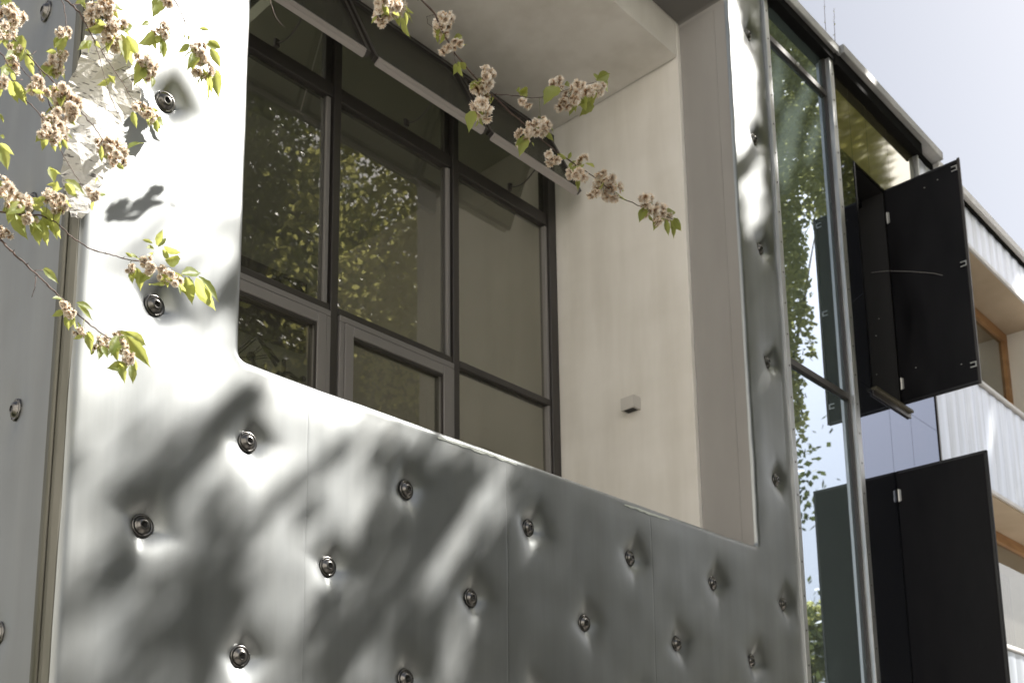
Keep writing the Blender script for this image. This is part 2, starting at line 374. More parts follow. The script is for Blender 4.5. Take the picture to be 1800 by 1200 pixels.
def lip_strip(pts_px, mname, seed):
    rr = random.Random(seed); mid = [(at(x, y).x, at(x, y).z) for x, y in pts_px]; up_, lo_ = [], []
    fine = []
    for (a, b) in zip(mid[:-1], mid[1:]):
        for k in range(7): u = k / 7; fine.append((a[0] + (b[0] - a[0]) * u, a[1] + (b[1] - a[1]) * u))
    n_ = len(fine)
    for i, (x, z) in enumerate(fine):
        hgt = .006 + .014 * rr.random() * math.sin(math.pi * (i + .5) / n_); up_.append((x, z + .003)); lo_.append((x + rr.uniform(-.003, .003), z - hgt))
    vs = [(x, float(face_y(np.array([x]), np.array([z]))[0]) - .0025, z) for x, z in up_ + lo_]
    t = MB(); t.add(vs, [(i, i + 1, n_ + i + 1, n_ + i) for i in range(n_ - 1)]); t.build('film_and_lit_lip', mname, bld)
lip_pale = mat('film_and_lit_lip', (.58, .62, .58), .7)
lip_strip([(1099, 886), (1120, 892), (1150, 903), (1182, 914)], lip_pale, 4)
lip_strip([(770, 768), (820, 783), (870, 800), (915, 818)], lip_pale, 6)  # pale strip painted where the sun strikes the lip
# studs: rimmed washers with a domed, socketed head
def stud_mesh(axis):
    s = MB(); s.lathe([(.049, -.006), (.0505, .004), (.048, .009), (.041, .0095), (.039, .007), (.036, .008), (.030, .017), (.022, .024), (.014, .0265), (.0135, .026)], 26, axis=axis)
    s.lathe([(.0135, .026), (.011, .012), (.0, .012)], 12, axis=axis, mi=1)
    for k in range(4):
        a = k * math.pi / 2 + .6
        c, d = .0435 * math.cos(a), .0435 * math.sin(a)
        s.lathe([(.0032, .0085), (.0032, .0112), (.0, .0112)], 7, origin=((c, 0, d) if axis == '-y' else (0, c, d)), axis=axis, mi=1)
    me = s.mesh('stud'); me.materials.append(stud_m); me.materials.append(socket_m)
    me.polygons.foreach_set('use_smooth', [True] * len(me.polygons)); return me
sm = stud_mesh('-y'); sx_ = stud_mesh('-x')
for i, (x, z) in enumerate(studs):
    o = bpy.data.objects.new('stud', sm); C.objects.link(o); o.parent = bld; o.matrix_parent_inverse = Matrix.Translation(-bld.location)
    y = float(face_y(np.array([x]), np.array([z]))[0]); o.location = (x, y - .019, z)
    o.rotation_euler = (random.uniform(-.1, .1), random.uniform(0, 6.28), random.uniform(-.1, .1))
for (y, z) in sstuds:
    o = bpy.data.objects.new('stud', sx_); C.objects.link(o); o.parent = bld; o.matrix_parent_inverse = Matrix.Translation(-bld.location)
    o.location = (1.81 + .02, y, z)
# reveal of the opening: swept outline
def outline(n=7):
    o = []; c = [(OX1 - CR, OZ1 - CR, 0), (OX0 + CR, OZ1 - CR, 90), (OX0 + CR, OZ0 + CR, 180), (OX1 - CR, OZ0 + CR, 270)]
    for cx, cz, a0 in c:
        for i in range(n + 1):
            a = R(a0 + 90 * i / n); o.append((cx + CR * math.cos(a), cz + CR * math.sin(a)))
    return o
ol = outline(); N = len(ol)
rv = MB(); ydep = (4.035, 4.08, 4.47)
vs = [(x, y, z) for y in ydep for x, z in ol]
rv.add(vs, [(j * N + i, j * N + (i + 1) % N, (j + 1) * N + (i + 1) % N, (j + 1) * N + i) for j in range(2) for i in range(N)])
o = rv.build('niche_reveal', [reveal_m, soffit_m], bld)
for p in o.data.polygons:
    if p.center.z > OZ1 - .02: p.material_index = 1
# thin cover strip along the reveal's front and the joint under its head
t = MB(); t.box(OX1 - .005, OX1 - .001, 4.13, 4.136, OZ0 + .05, OZ1 - .06); t.build('reveal_strip', reveal_m, bld)
# plaster niche
NX0, NX1, NY, NZ0, NZ1, YW = 2.66, 7.235, 4.472, 1.72, 6.61, 5.84
t = MB(); t.box(NX1, NX1 + .2, NY, 9.2, NZ0, 7.3, bev=.004); t.build('niche_wall', plaster, bld)
t = MB(); t.box(NX0 - .2, NX0, NY, 9.2, NZ0, 7.3); t.build('niche_wall', plaster, bld)
t = MB(); t.box(NX0 - .2, NX1 - .012, NY + .002, YW + .3, NZ1, NZ1 + .6); t.build('niche_ceiling', plaster, bld)
t = MB(); t.box(NX0 - .2, NX1 + .2, NY, 9.2, NZ0 - .2, NZ0); t.build('niche_floor', plaster, bld)
t = MB(); t.box(NX0 - .3, NX1 + .3, NY + .001, NY + .15, NZ0, 2.1); t.build('niche_parapet', plaster, bld)
# body of the block, closed but for an added roof opening that lights the room
t = MB(); t.box(1.9, 2.4, 4.12, 9.3, -1.55, 7.45); t.box(7.46, 7.84, 4.12, 9.3, -1.55, 7.45); t.box(2.4, 7.46, 4.12, 6.25, 7.25, 7.44); t.box(4.4, 7.46, 6.251, 9.3, 7.25, 7.44); t.box(2.4, 7.46, 4.12, 9.3, -1.55, 1.05)
t.build('building_core', wallm, bld)
t = MB(); t.box(1.78, 7.9, 3.97, 4.6, 7.505, 7.56); t.build('roof_cap', cap_m, bld)

# ------------------------------------------------------------------ window wall of the niche
ww = MB()
ww.box(2.7, 7.235, 5.84, 5.96, 6.47, 6.56, bev=.004)          # head
ww.box(7.125, 7.232, 5.84, 5.96, 1.3, 6.468, bev=.004)        # right jamb
ww.box(2.66, 2.78, 5.84, 5.96, 1.3, 6.468, bev=.004)
ww = ww.build('window_wall', frame_d, bld)
def bar(name, m, *b, bev=.004):
    t = MB(); t.box(*b, bev=bev); return t.build(name, m, ww)
for xm in (3.33, 4.61, 5.885):
    bar('mullion', frame_d, xm, xm + .07, 5.845, 5.97, 1.3, 6.468)
    bar('mullion', frame_g, xm - .055, xm - .018, 5.862, 5.93, 3.86, 5.575)
    bar('mullion', frame_d, xm - .06, xm - .002, 5.885, 5.94, 3.86, 6.468)
bar('mullion', frame_g, 7.09, 7.122, 5.862, 5.93, 1.3, 5.575)
cols = [(2.78, 3.33), (3.412, 4.61), (4.692, 5.885), (5.967, 7.125)]
for a, b in cols:
    bar('transom', frame_d, a + .001, b - .001, 5.862, 5.96, 5.59, 5.705)
    bar('transom', frame_d, a + .001, b - .001, 5.855, 5.96, 3.825, 3.885)
    t = MB(); t.box(a, b, 5.90, 5.912, 3.885, 5.575); t.build('pane', pane_m, ww)
    t = MB(); t.box(a, b, 5.90, 5.912, 5.715, 6.468); t.build('pane', pane_m, ww)
# lower row: grey casements in the first three bays, fixed pane in the last
t = MB(); t.box(5.967, 7.125, 5.90, 5.912, 1.3, 3.825); t.build('pane', pane_m, ww)
for a, b in cols[:3]:
    bar('casement_frame', frame_g, a + .001, b - .001, 5.835, 5.95, 3.775, 3.823)
    bar('casement_frame', frame_g, a + .001, a + .045, 5.835, 5.95, 1.4, 3.773); bar('casement_frame', frame_g, b - .045, b - .001, 5.835, 5.95, 1.4, 3.773)
    s = MB(); s.box(a + .048, a + .128, 5.825, 5.94, 1.45, 3.770, bev=.004); s.box(b - .128, b - .048, 5.825, 5.94, 1.45, 3.770, bev=.004)
    s.box(a + .129, b - .129, 5.825, 5.94, 3.690, 3.769, bev=.004)
    s.build('casement', frame_g, ww)
    s = MB(); s.box(a + .129, b - .129, 5.835, 5.85, 3.668, 3.689); s.box(b - .145, b - .130, 5.835, 5.85, 1.45, 3.667); s.build('gasket', frame_d, ww)
    t = MB(); t.box(a + .12, b - .12, 5.88, 5.892, 1.45, 3.695); t.build('pane', pane_m, ww)
# projecting vents hung from the head
def vent(a, b):
    top = Vector((0, 5.835, 6.49)); bot = Vector((0, 5.475, 5.735)); d = (bot - top).normalized(); nrm = Vector((0, d.z, -d.y)); 
    if nrm.y > 0: nrm = -nrm
    L = (bot - top).length
    def slab(x0, x1, s0, s1, t0, t1, mb):
        vs = []
        for x in (x0, x1):
            for s_ in (s0, s1):
                for t_ in (t0, t1):
                    p = top + d * s_ + nrm * t_; vs.append((x, p.y, p.z))
        mb.add(vs, [(0, 1, 3, 2), (4, 6, 7, 5), (0, 4, 5, 1), (2, 3, 7, 6), (0, 2, 6, 4), (1, 5, 7, 3)])
    fr = MB(); slab(a, a + .035, 0, L, -.02, .03, fr); slab(b - .035, b, 0, L, -.02, .03, fr); slab(a + .036, b - .036, 0, .04, -.02, .03, fr); slab(a + .036, b - .036, L - .03, L, -.02, .028, fr)
    fr.build
    fo = fr.build('vent', frame_d, bld); fo['label'] = 'top hung vent window pushed open'
    p = MB(); slab(a + .03, b - .03, .035, L - .025, .0, .01, p); p.build('pane', vent_glass, fo)
    r = MB(); slab(a + .03, b - .055, L + .012, L + .032, -.026, .026, r); slab(a + .03, b - .055, L + .006, L + .024, .0265, .036, r); slab(a + .03, b - .055, L + .033, L + .040, -.02, .012, r); r.build('bottom_rail', alu, fo)
    # chain drive: a thin bowed strip from the transom to the rail
    xc = a + (b - a) * .52; P0 = Vector((xc, 5.80, 5.69)); P2 = bot + nrm * -.02; P2.x = xc
    pts = [P0.lerp(P2, i / 10) + Vector((0, .0, -.055 * math.sin(math.pi * i / 10))) for i in range(11)]
    cmb = MB(); cmb.tube(pts, .006, 6); cmb.box(xc - .02, xc + .02, 5.79, 5.812, 5.66, 5.72); cmb.build('chain_drive', frame_d, fo)
for a, b in ((3.39, 4.63), (4.67, 5.90), (5.93, 7.12)): vent(a, b)

# room behind the glass
t = MB(); t.box(2.2, 7.5, 9.2, 9.35, 1.0, 7.0); t.build('room_wall', room_m, bld)
t = MB(); t.box(2.4, 7.23, 5.98, 6.4, 6.62, 6.75); t.box(4.4, 7.23, 6.401, 9.19, 6.62, 6.75); t.build('room_ceiling', room_m, bld)  # stops short at the left, under the roof opening added for daylight
t = MB(); t.box(4.2, 6.86, 9.13, 9.195, 5.35, 6.18); t.build('wall_board', room_dark, bld)
t = MB(); t.box(4.2, 7.1, 7.3, 7.36, 6.35, 6.60); t.build('room_beam', room_m, bld)
# pale post
t = MB(); p = at(543, 598, 8.6); t.box(p.x - .014, p.x + .014, 8.59, 8.62, p.z - .2, p.z + .2); t.build('pale_strip', room_post, bld)

# folded stand behind the lower left window
st = MB(); Y = 6.45
def P(x, y, Y=6.45): return at(x, y, Y)
st.tube([P(405, 628), P(449, 590)], .006); st.tube([P(405, 634, 6.5), P(449, 596, 6.5)], .006)
st.tube([P(449, 588), P(452, 592)], .013)
st.tube([P(452, 590), P(466, 612), P(486, 643)], [.012, .017, .016], 8)
st.tube([P(462, 606, 6.43), P(474, 616, 6.43), P(490, 636, 6.43)], [.008, .015, .012], 8)
st.tube([P(499, 632), P(498, 672)], .018); st.tube([P(480, 668), P(490, 655), P(508, 656), P(524, 668)], .016)
st.lathe([(0, .02), (.02, .018), (.026, 0), (.02, -.018), (0, -.02)], 14, origin=P(532, 666))
st.lathe([(0, .025), (.03, .02), (.036, 0), (.03, -.02), (0, -.025)], 14, origin=P(441, 626))
for (a, b) in (((441, 624), (456, 609)), ((444, 624), (460, 613)), ((441, 628), (468, 624)), ((444, 632), (470, 628)), ((441, 628), (415, 628))): st.tube([P(*a), P(*b, 6.47)], .004, 6)
st.tube([P(441, 628), P(452, 650)], .015); st.tube([P(466, 640, 6.4), P(468, 720, 6.4)], .012); st.tube([P(498, 670), P(470, 780, 6.6), P(440, 905, 6.7)], .012); st.tube([P(498, 670), P(520, 780, 6.2), P(545, 905, 6.1)], .012)
tag(st.build('folding_stand', gadget_m, None, True), 'black folding stand with thin spokes behind the lower left window', 'stand')

# wall lamp
lx, ly, lz = 7.234, 4.98, 3.565
t = MB(); t.box(lx - .10, lx, ly, ly + .135, lz, lz + .108, bev=.002); t.box(lx - .085, lx - .015, ly + .02, ly + .115, lz - .002, lz + .02, 1)
L_ = t.build('wall_lamp', [mat('lamp_paint', (.55, .53, .50), .5), socket_m]); tag(L_, 'small pale box lamp fixed on the white niche wall', 'wall lamp')

# ------------------------------------------------------------------ torn paper on the corner
def torn():
    outl = [(150, 62), (141, 95), (133, 122), (121, 150), (117, 185), (119, 225), (112, 262), (110, 300), (116, 330), (122, 352), (124, 382), (141, 388), (153, 372), (166, 352), (163, 338), (180, 325), (176, 308), (196, 300), (203, 280), (197, 262), (215, 240), (212, 215), (228, 205), (240, 175), (232, 150), (222, 128), (228, 112), (214, 92), (206, 100), (195, 78), (184, 84), (172, 66)]
    P2 = []
    for i in range(len(outl)):
        a, b = outl[i], outl[(i + 1) % len(outl)]
        for k in range(4):
            u = k / 4; P2.append((a[0] + (b[0] - a[0]) * u + random.uniform(-1.3, 1.3), a[1] + (b[1] - a[1]) * u + random.uniform(-1.3, 1.3)))
    from mathutils.geometry import delaunay_2d_cdt
    ws = []
    for x, y in P2:
        p = at(x, y, 3.98); ws.append(Vector((p.x, p.z)))
    xs = [p.x for p in ws]; zs = [p.y for p in ws]
    pts = list(ws); n0 = len(ws)
    for _ in range(500):
        q = Vector((random.uniform(min(xs), max(xs)), random.uniform(min(zs), max(zs))))
        dm = .020 + .03 * max(0, noise.noise(Vector((q.x * 6, q.y * 5, 1))) + .4)
        if all((q - p).length > (dm if i >= n0 else dm * .6) for i, p in enumerate(pts)): pts.append(q)
    vv, ee, ff, *_ = delaunay_2d_cdt(pts, [], [list(range(n0))], 2, 1e-5)
    V = []
    for p in vv:
        n1 = noise.noise(Vector((p.x * 6, p.y * 5, 0)))
        off = .010 + .05 * max(0, n1 + .25) + random.uniform(0, .020)
        y = 3.985 - off
        if p.x < 1.85: y += (1.85 - p.x) * .3            # bends round the corner
        V.append((p.x, y, p.y))
    me = bpy.data.meshes.new('torn_paper'); me.from_pydata(V, [], [tuple(f) for f in ff]); me.update()
    o = link('torn_paper', me, None, False)
    m = mat('old_paper', (.6, .59, .56), .85, 0, .2)
    n, l, b = nodes(m)
    tc = n.new('ShaderNodeTexCoord'); mp = n.new('ShaderNodeMapping'); mp.inputs['Scale'].default_value = (26, 26, 95)
    nz = n.new('ShaderNodeTexNoise'); nz.inputs['Scale'].default_value = 1; nz.inputs['Detail'].default_value = 3
    l.new(tc.outputs['Object'], mp.inputs[0]); l.new(mp.outputs[0], nz.inputs['Vector'])
    cr = n.new('ShaderNodeValToRGB'); e = cr.color_ramp.elements; e[0].position = .57; e[0].color = (.66, .65, .62, 1); e[1].position = .66; e[1].color = (.16, .155, .15, 1)
    l.new(nz.outputs[0], cr.inputs[0]); l.new(cr.outputs[0], b.inputs['Base Color'])
    n3 = n.new('ShaderNodeTexNoise'); n3.inputs['Scale'].default_value = 60; n3.inputs['Detail'].default_value = 3; l.new(tc.outputs['Object'], n3.inputs['Vector'])
    b3 = n.new('ShaderNodeBump'); b3.inputs['Distance'].default_value = .004; l.new(n3.outputs[0], b3.inputs['Height']); l.new(b3.outputs[0], b.inputs['Normal'])
    me.materials.append(m)
    tag(o, 'torn crumpled white paper peeling off the metal corner behind the blossom', 'torn paper')
torn()

# ------------------------------------------------------------------ glazed building with the black shutters
gb = empty('glazed_building', (8.9, 4, -1.6), 'building front of mirror glass panels with two black shutters standing open', 'building')
def gpart(name, m, *b, bev=0, parent=None):
    t = MB(); t.box(*b, bev=bev); return t.build(name, m, parent or gb)
def mullion(x0, x1, y0, z0, z1):
    o = gpart('mullion', mull_m, x0, x1, y0, 4.03, z0, z1, bev=.004)
    rm = MB(); z = z0 + .1
    while z < z1: rm.lathe([(.0085, 0), (.007, .004), (.0, .0055)], 8, origin=((x0 + x1) / 2 , y0 - .0005, z)); z += .276
    r = rm.build('rivets', stud_m, o, True); r['kind'] = 'stuff'
mullion(7.864, 7.934, 3.975, -1.5, 7.33)
mullion(9.03, 9.115, 3.945, -1.5, 7.39)
# side lips that make the second mullion a channel
gpart('channel_lip', frame_d, 9.005, 9.028, 3.985, 4.03, -1.5, 7.33)
for z0, z1 in ((-1.5, .95), (.99, 3.875), (3.935, 6.905), (6.97, 7.31)):
    gpart('glass_panel', bay_green, 7.936, 9.004, 4.012, 4.03, z0, z1)
for z in (3.875, 6.905): gpart('transom', frame_d, 7.936, 9.003, 3.985, 4.03, z + .003, z + .062, bev=.003)
# transom bolts
t = MB(); t.lathe([(.018, 0), (.016, .01), (0, .012)], 10, origin=(8.45, 3.984, 6.938)); t.build('bolt', hinge_m, gb, True)
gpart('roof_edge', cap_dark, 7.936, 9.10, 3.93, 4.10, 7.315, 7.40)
gpart('roof_cap', cap_m, 7.87, 9.20, 3.90, 4.20, 7.402, 7.50, bev=.006)
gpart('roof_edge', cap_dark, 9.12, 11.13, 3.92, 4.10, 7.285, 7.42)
gpart('roof_cap', cap_m, 9.203, 11.6, 3.87, 4.20, 7.424, 7.52, bev=.006)
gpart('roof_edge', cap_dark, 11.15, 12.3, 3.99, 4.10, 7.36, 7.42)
# second bay: panels round the window opening
SX = [9.117, 9.527, 9.9, 10.396, 11.07]
def dark(x0, x1, z0, z1): gpart('glass_panel', bay_dark, x0 + .003, x1 - .003, 4.005, 4.02, z0 + .002, z1 - .002)
for a, b in zip(SX[:-1], SX[1:]):
    gpart('glass_panel', bay_tree_tint, a + .003, b - .003, 4.005, 4.02, 6.502, 7.283)
gpart('glass_panel', bay_dark, 9.12, 9.524, 4.005, 4.02, 4.152, 6.498); dark(10.26, 11.07, 4.15, 6.50)
for a, b in zip([9.117, 9.9, 10.396], [9.9, 10.396, 11.07]): dark(a, b, -1.5, 4.15)
gpart('backing_wall', void_m, 7.9, 9.52, 4.035, 4.5, -1.5, 7.30); gpart('backing_wall', void_m, 9.522, 10.26, 4.45, 4.6, 4.0, 6.7); gpart('backing_wall', void_m, 10.262, 11.09, 4.036, 4.5, -1.5, 7.30)
gpart('backing_wall', void_m, 9.521, 10.261, 4.037, 4.449, -1.5, 4.15); gpart('backing_wall', void_m, 9.521, 10.261, 4.037, 4.449, 6.5, 7.3)
wf = MB(); wf.box(9.53, 9.56, 4.00, 4.3, 4.17, 6.49); wf.box(9.561, 10.25, 4.25, 4.3, 6.43, 6.49); wf = wf.build('shuttered_window', black, gb)
gpart('jamb', mat('pale_bronze', (.20, .18, .12), .5), 9.565, 9.60, 4.02, 4.06, 4.20, 6.42, parent=wf); gpart('jamb', frame_g, 9.605, 9.625, 4.03, 4.07, 4.20, 6.42, parent=wf)
gpart('sill', bronze, 9.54, 10.37, 3.955, 4.10, 4.135, 4.165, bev=.004, parent=wf)
gpart('sill', frame_d, 9.54, 10.37, 3.985, 4.0, 4.085, 4.134, parent=wf)
gpart('pane', pane_m, 9.63, 10.25, 4.30, 4.31, 4.18, 6.43, parent=wf)
gpart('mullion', mull_m, 11.082, 11.115, 3.96, 4.03, 7.03, 7.36)
gpart('joint', frame_d, 11.078, 11.11, 3.995, 4.03, -1.5, 7.02)
def shutter(x, y0, y1, z0, z1, label):
    s = MB(); s.box(x, x + .032, y0, y1, z0, z1, bev=.003); s = s.build('shutter', black, gb); s['label'] = label
    return s
s1 = shutter(10.215, 3.27, 4.003, 4.19, 6.49, 'upper black shutter standing open')
s2 = shutter(9.93, 3.19, 4.003, -1.2, 3.44, 'lower black shutter standing open')
def hinge(x, y, z, s):
    y += .022
    t = MB(); t.box(x - .008, x - .0005, y - .008, y + .018, z - .055, z + .055, bev=.002); t.tube([(x - .006, y + .014, z - .06), (x - .006, y + .014, z + .06)], .009, 8); t.build('hinge', hinge_m, s)
hinge(10.215, 3.955, 6.17, s1); hinge(10.215, 3.955, 4.40, s1); hinge(9.93, 3.955, 3.20, s2)
for z in (6.40, 5.40, 4.38):
    t = MB(); t.box(10.203, 10.2145, 3.30, 3.345, z + .018, z + .026); t.box(10.203, 10.2145, 3.30, 3.345, z - .026, z - .018); t.box(10.203, 10.2145, 3.29, 3.299, z - .026, z + .026); t.build('bracket', hinge_m, s1)
for (px_, py_) in ((1610, 646), (1541, 658), (1648, 316), (1625, 330), (1540, 590), (1545, 560), (1690, 640)):
    r = ray(px_, py_); p = r * (10.213 / r.x); t = MB(); t.lathe([(.006, 0), (.004, .004), (0, .005)], 8, origin=p, axis='-x'); t.build('screw', hinge_m, s1)
pts = []
for (px_, py_) in ((1532, 479), (1560, 476), (1600, 477), (1640, 480), (1657, 484)):
    r = ray(px_, py_); pts.append(r * (10.205 / r.x))
t = MB(); t.tube(pts, .003, 5); t.build('wire', frame_g, s1)
gloss_black = mat('gloss_black', (.012, .012, .014), .3)
for (xx, ya, yb, za, zb, sh) in ((10.215, 3.29, 3.98, 6.462, 6.485, s1), (10.215, 3.29, 3.98, 4.195, 4.215, s1), (9.93, 3.20, 3.98, 3.412, 3.435, s2)):
    gpart('folded_edge', gloss_black, xx - .006, xx - .0005, ya, yb, za, zb, bev=.002, parent=sh)
gpart('folded_edge', gloss_black, 9.924, 9.9295, 3.192, 3.215, -1.2, 3.41, bev=.002, parent=s2)
# edge profile of the upper shutter
gpart('edge_profile', frame_d, 10.2, 10.2145, 3.262, 3.285, 4.19, 6.49, parent=s1)

# ------------------------------------------------------------------ balcony building beyond
bb = empty('balcony_building', (11.2, 4, -1.6), 'building beyond the shutters with pale ribbed balcony fronts and timber framed windows in tan recesses', 'building')
def bpart(name, m, *b, bev=0): 
    t = MB(); t.box(*b, bev=bev); return t.build(name, m, bb)
XE = 21.0
def ribbed(z0, z1, x0=11.125):
    x = x0; k = 0
    while x < XE:
        wd = .27; x1 = min(x + wd - .004, XE); s = MB()
        n = 6; vs = []
        for i in range(n + 1):
            u = i / n; xx = x + (x1 - x) * u; yy = 4.0 + .0035 * math.cos(2 * math.pi * u)
            vs += [(xx, yy, z0), (xx, yy, z1)]
        fs = [(2 * i, 2 * i + 2, 2 * i + 3, 2 * i + 1) for i in range(n)]
        s.add(vs, fs); s.build('ribbed_panel', corr, bb, True); x += wd; k += 1
ribbed(6.83, 7.33)
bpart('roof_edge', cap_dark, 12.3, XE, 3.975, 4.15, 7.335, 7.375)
bpart('roof_cap', band_trim, 11.605, XE, 3.93, 4.3, 7.378, 7.48, bev=.006)
bpart('band_trim', band_trim, 11.125, XE, 3.975, 4.06, 6.77, 6.826, bev=.004)
for zt in (5.12, 2.10, -.9):
    ribbed(zt - 1.27 if zt > 0 else -1.5, zt - .055)
    bpart('handrail', band_trim, 11.125, XE, 3.965, 4.09, zt - .045, zt, bev=.006)
    bpart('parapet_back', wallm, 11.125, XE, 4.03, 4.12, zt - 1.27 if zt > 0 else -1.5, zt - .06)
    if zt > 0: bpart('band_trim', band_trim, 11.125, XE, 3.975, 4.06, zt - 1.32, zt - 1.275, bev=.004)
for k, (zc, zf) in enumerate(((6.765, 3.9), (3.78, .9), (.78, -1.5))):
    x_end = 15.13 if k == 0 else 16.6
    bpart('recess_soffit', tan, 11.125, XE, 4.0, 5.2, zc, zc + .06)
    bpart('recess_wall', plaster, x_end, XE, 4.10, 5.2, zf, zc - .002)
    bpart('timber_frame', timber, 11.2, x_end - .002, 4.46, 4.54, zc - .13, zc - .003, bev=.004)
    bpart('timber_frame', timber, x_end - .13, x_end - .002, 4.462, 4.54, zf, zc - .132, bev=.004)
    bpart('window_pane', glass_mat('recess_glass%d' % k, (.6, .62, .58), .08, 1.3), 11.2, x_end - .14, 4.50, 4.51, zf, zc - .132)
    bpart('room_behind', room_m, 11.2, x_end - .1, 5.2, 5.3, zf, zc - .1)
    bpart('balcony_floor', plaster, 11.125, XE, 4.13, 5.2, zf - .08, zf)
bpart('gable_wall', wallm, XE, XE + .2, 4.0, 9, -1.5, 7.4); bpart('upper_wall', wallm, 11.13, XE, 4.05, 4.4, 6.83, 7.33)
# standing window edge seen past the lower shutter
t = MB(); r0 = at(1739, 985, 3.9); t.box(r0.x, r0.x + .02, 3.88, 3.9, at(1748, 1120, 3.9).z, at(1738, 975, 3.9).z); t.build('window_edge', band_trim, bb)

# weeds on the roof edge
def weed(x, y, hh, label, seed):
    rr = random.Random(seed); e = empty('roof_weed', (x, y, 7.52), label, 'weed')
    s = MB(); pts = []; px_, lean = x, rr.uniform(.02, .06)
    for i in range(9):
        u = i / 8; pts.append(Vector((x + lean * u * hh * 2 + rr.uniform(-.004, .004), y, 7.51 + hh * u)))
    s.tube(pts, [.0035 * (1 - .6 * i / 8) for i in range(9)], 5); s.build('stem', twig_m, e)
    l_ = MB()
    for i in range(16):
        u = rr.uniform(.05, 1); p = pts[0].lerp(pts[-1], u); d = Vector((rr.uniform(-1, 1), rr.uniform(-1, 1), rr.uniform(.2, 1))).normalized() * rr.uniform(.012, .03); sd = d.orthogonal().normalized() * .005
        l_.quad(p, p + d * .5 + sd, p + d, p + d * .5 - sd)
    o = l_.build('foliage', tree_leaf, e); o['kind'] = 'stuff'
weed(9.12, 4.0, .62, 'thin bare weed stem leaning on the roof edge, left and taller one', 3)
weed(9.24, 3.97, .5, 'thin leafy weed on the roof edge, right one with leaves at its foot', 5)

# ------------------------------------------------------------------ cherry branches in front of the wall
def petal_grid(s, c, d, up, L, W, cup, rr, tip):
    sd = d.cross(up).normalized(); 
    nrm = sd.cross(d).normalized(); vs = []; 
    for i, (u, wd) in enumerate(((0, .25), (.5, .95), (1.0, .62))):
        for j in (-1, 0, 1):
            p = c + d * (L * u * (1 if j else (1.0 if i < 2 else .82))) + sd * (W * wd * .5 * j) + nrm * (cup * (u ** 2) + .18 * L * abs(j) * (1 if i else 0) * wd)
            vs.append(p); tip.append((0.05, .55, 1.0)[i])
    s.add(vs, [(0, 1, 4, 3), (1, 2, 5, 4), (3, 4, 7, 6), (4, 5, 8, 7)])
def blossom(s, c, axis, rad, rr, tip):
    axis = axis.normalized(); a = axis.orthogonal().normalized(); b = axis.cross(a)
    for ring, (n, el, ln) in enumerate(((8, -5, 1.0), (9, 18, 1.0), (8, 38, .95), (7, 58, .85), (4, 78, .75))):
        for k in range(n):
            an = 2 * math.pi * (k + rr.random() * .7 + ring * .37) / n; e = R(el + rr.uniform(-12, 12))
            d = (a * math.cos(an) + b * math.sin(an)) * math.cos(e) + axis * math.sin(e)
            petal_grid(s, c - axis * rad * .25, d.normalized(), axis, rad * ln * rr.uniform(.85, 1.15), rad * .62 * rr.uniform(.8, 1.1), rad * rr.uniform(-.1, .2), rr, tip)
def cluster_mesh(seed):
    rr = random.Random(seed); s = MB(); tip = []; st_ = MB(); n = rr.choice((5, 6, 7, 7, 8))
    cs = []
    for i in range(n):
        for _ in range(30):
            c = Vector((rr.uniform(-.032, .032), rr.uniform(-.026, .026), rr.uniform(-.036, .024)))
            if all((c - q).length > .018 for q in cs): break
        cs.append(c); ax = (c * 1.0 + Vector((0, 0, -.015)) + Vector((rr.uniform(-.01, .01), rr.uniform(-.01, .01), rr.uniform(-.01, .01))))
        blossom(s, c, ax, rr.uniform(.021, .027), rr, tip)
    nv = len(s.v)
    for c in cs:
        s.tube([(0, 0, .036), tuple(c * .4 + Vector((0, 0, .015))), tuple(c * .85)], .0011, 4, 1, False)
    tip += [0] * (len(s.v) - nv)
    me = s.mesh('blossom_cluster'); at_ = me.attributes.new('tipness', 'FLOAT', 'POINT'); at_.data.foreach_set('value', tip)
    me.materials.append(petal); me.materials.append(stalk)
    me.polygons.foreach_set('use_smooth', [True] * len(me.polygons)); return me
CM = [cluster_mesh(40 + i) for i in range(9)]
def small_cluster(seed):
    rr = random.Random(seed); s = MB(); tip = []
    for c in (Vector((0, 0, 0)), Vector((.022, .006, -.014)), Vector((-.016, .01, -.018))): blossom(s, c, c + Vector((0, -.004, -.02)), .022, rr, tip)
    me = s.mesh('blossom_cluster'); at_ = me.attributes.new('tipness', 'FLOAT', 'POINT'); at_.data.foreach_set('value', tip)
    me.materials.append(petal); me.polygons.foreach_set('use_smooth', [True] * len(me.polygons)); return me
SM = [small_cluster(80 + i) for i in range(3)]
def leaf_mesh(seed):
    # unit length along +x, folded along the midrib, toothed edge, curved tip
    rr = random.Random(seed); n = 9; vs = []; curl = rr.uniform(.05, .28); wdt = rr.uniform(.17, .22); tw = rr.uniform(-.5, .5)
    prof = [0.02, .42, .72, .92, 1.0, .93, .74, .46, .18, 0.0]
    for i in range(n + 1):
        u = i / n; w_ = prof[i] * wdt * .92; tooth = .012 if i % 2 else -.006; z = -curl * u * u
        a = tw * u
        for j in (-1, -.5, 0, .5, 1):
            ww_ = w_ * j + (tooth * (1 if j > 0 else -1) if abs(j) == 1 and 0 < i < n else 0)
            zz = z + abs(ww_) * .38 + .012 * math.sin(i * 2.2 + j)
            vs.append((u, ww_ * math.cos(a), zz + ww_ * math.sin(a) * .6))
    fs = [(i * 5 + k, (i + 1) * 5 + k, (i + 1) * 5 + k + 1, i * 5 + k + 1) for i in range(n) for k in range(4)]
    me = bpy.data.meshes.new('leaf'); me.from_pydata(vs, [], fs); me.materials.append(young_leaf)
    me.polygons.foreach_set('use_smooth', [True] * len(me.polygons)); return me
LM = [leaf_mesh(i) for i in range(7)]
rb = random.Random(11)
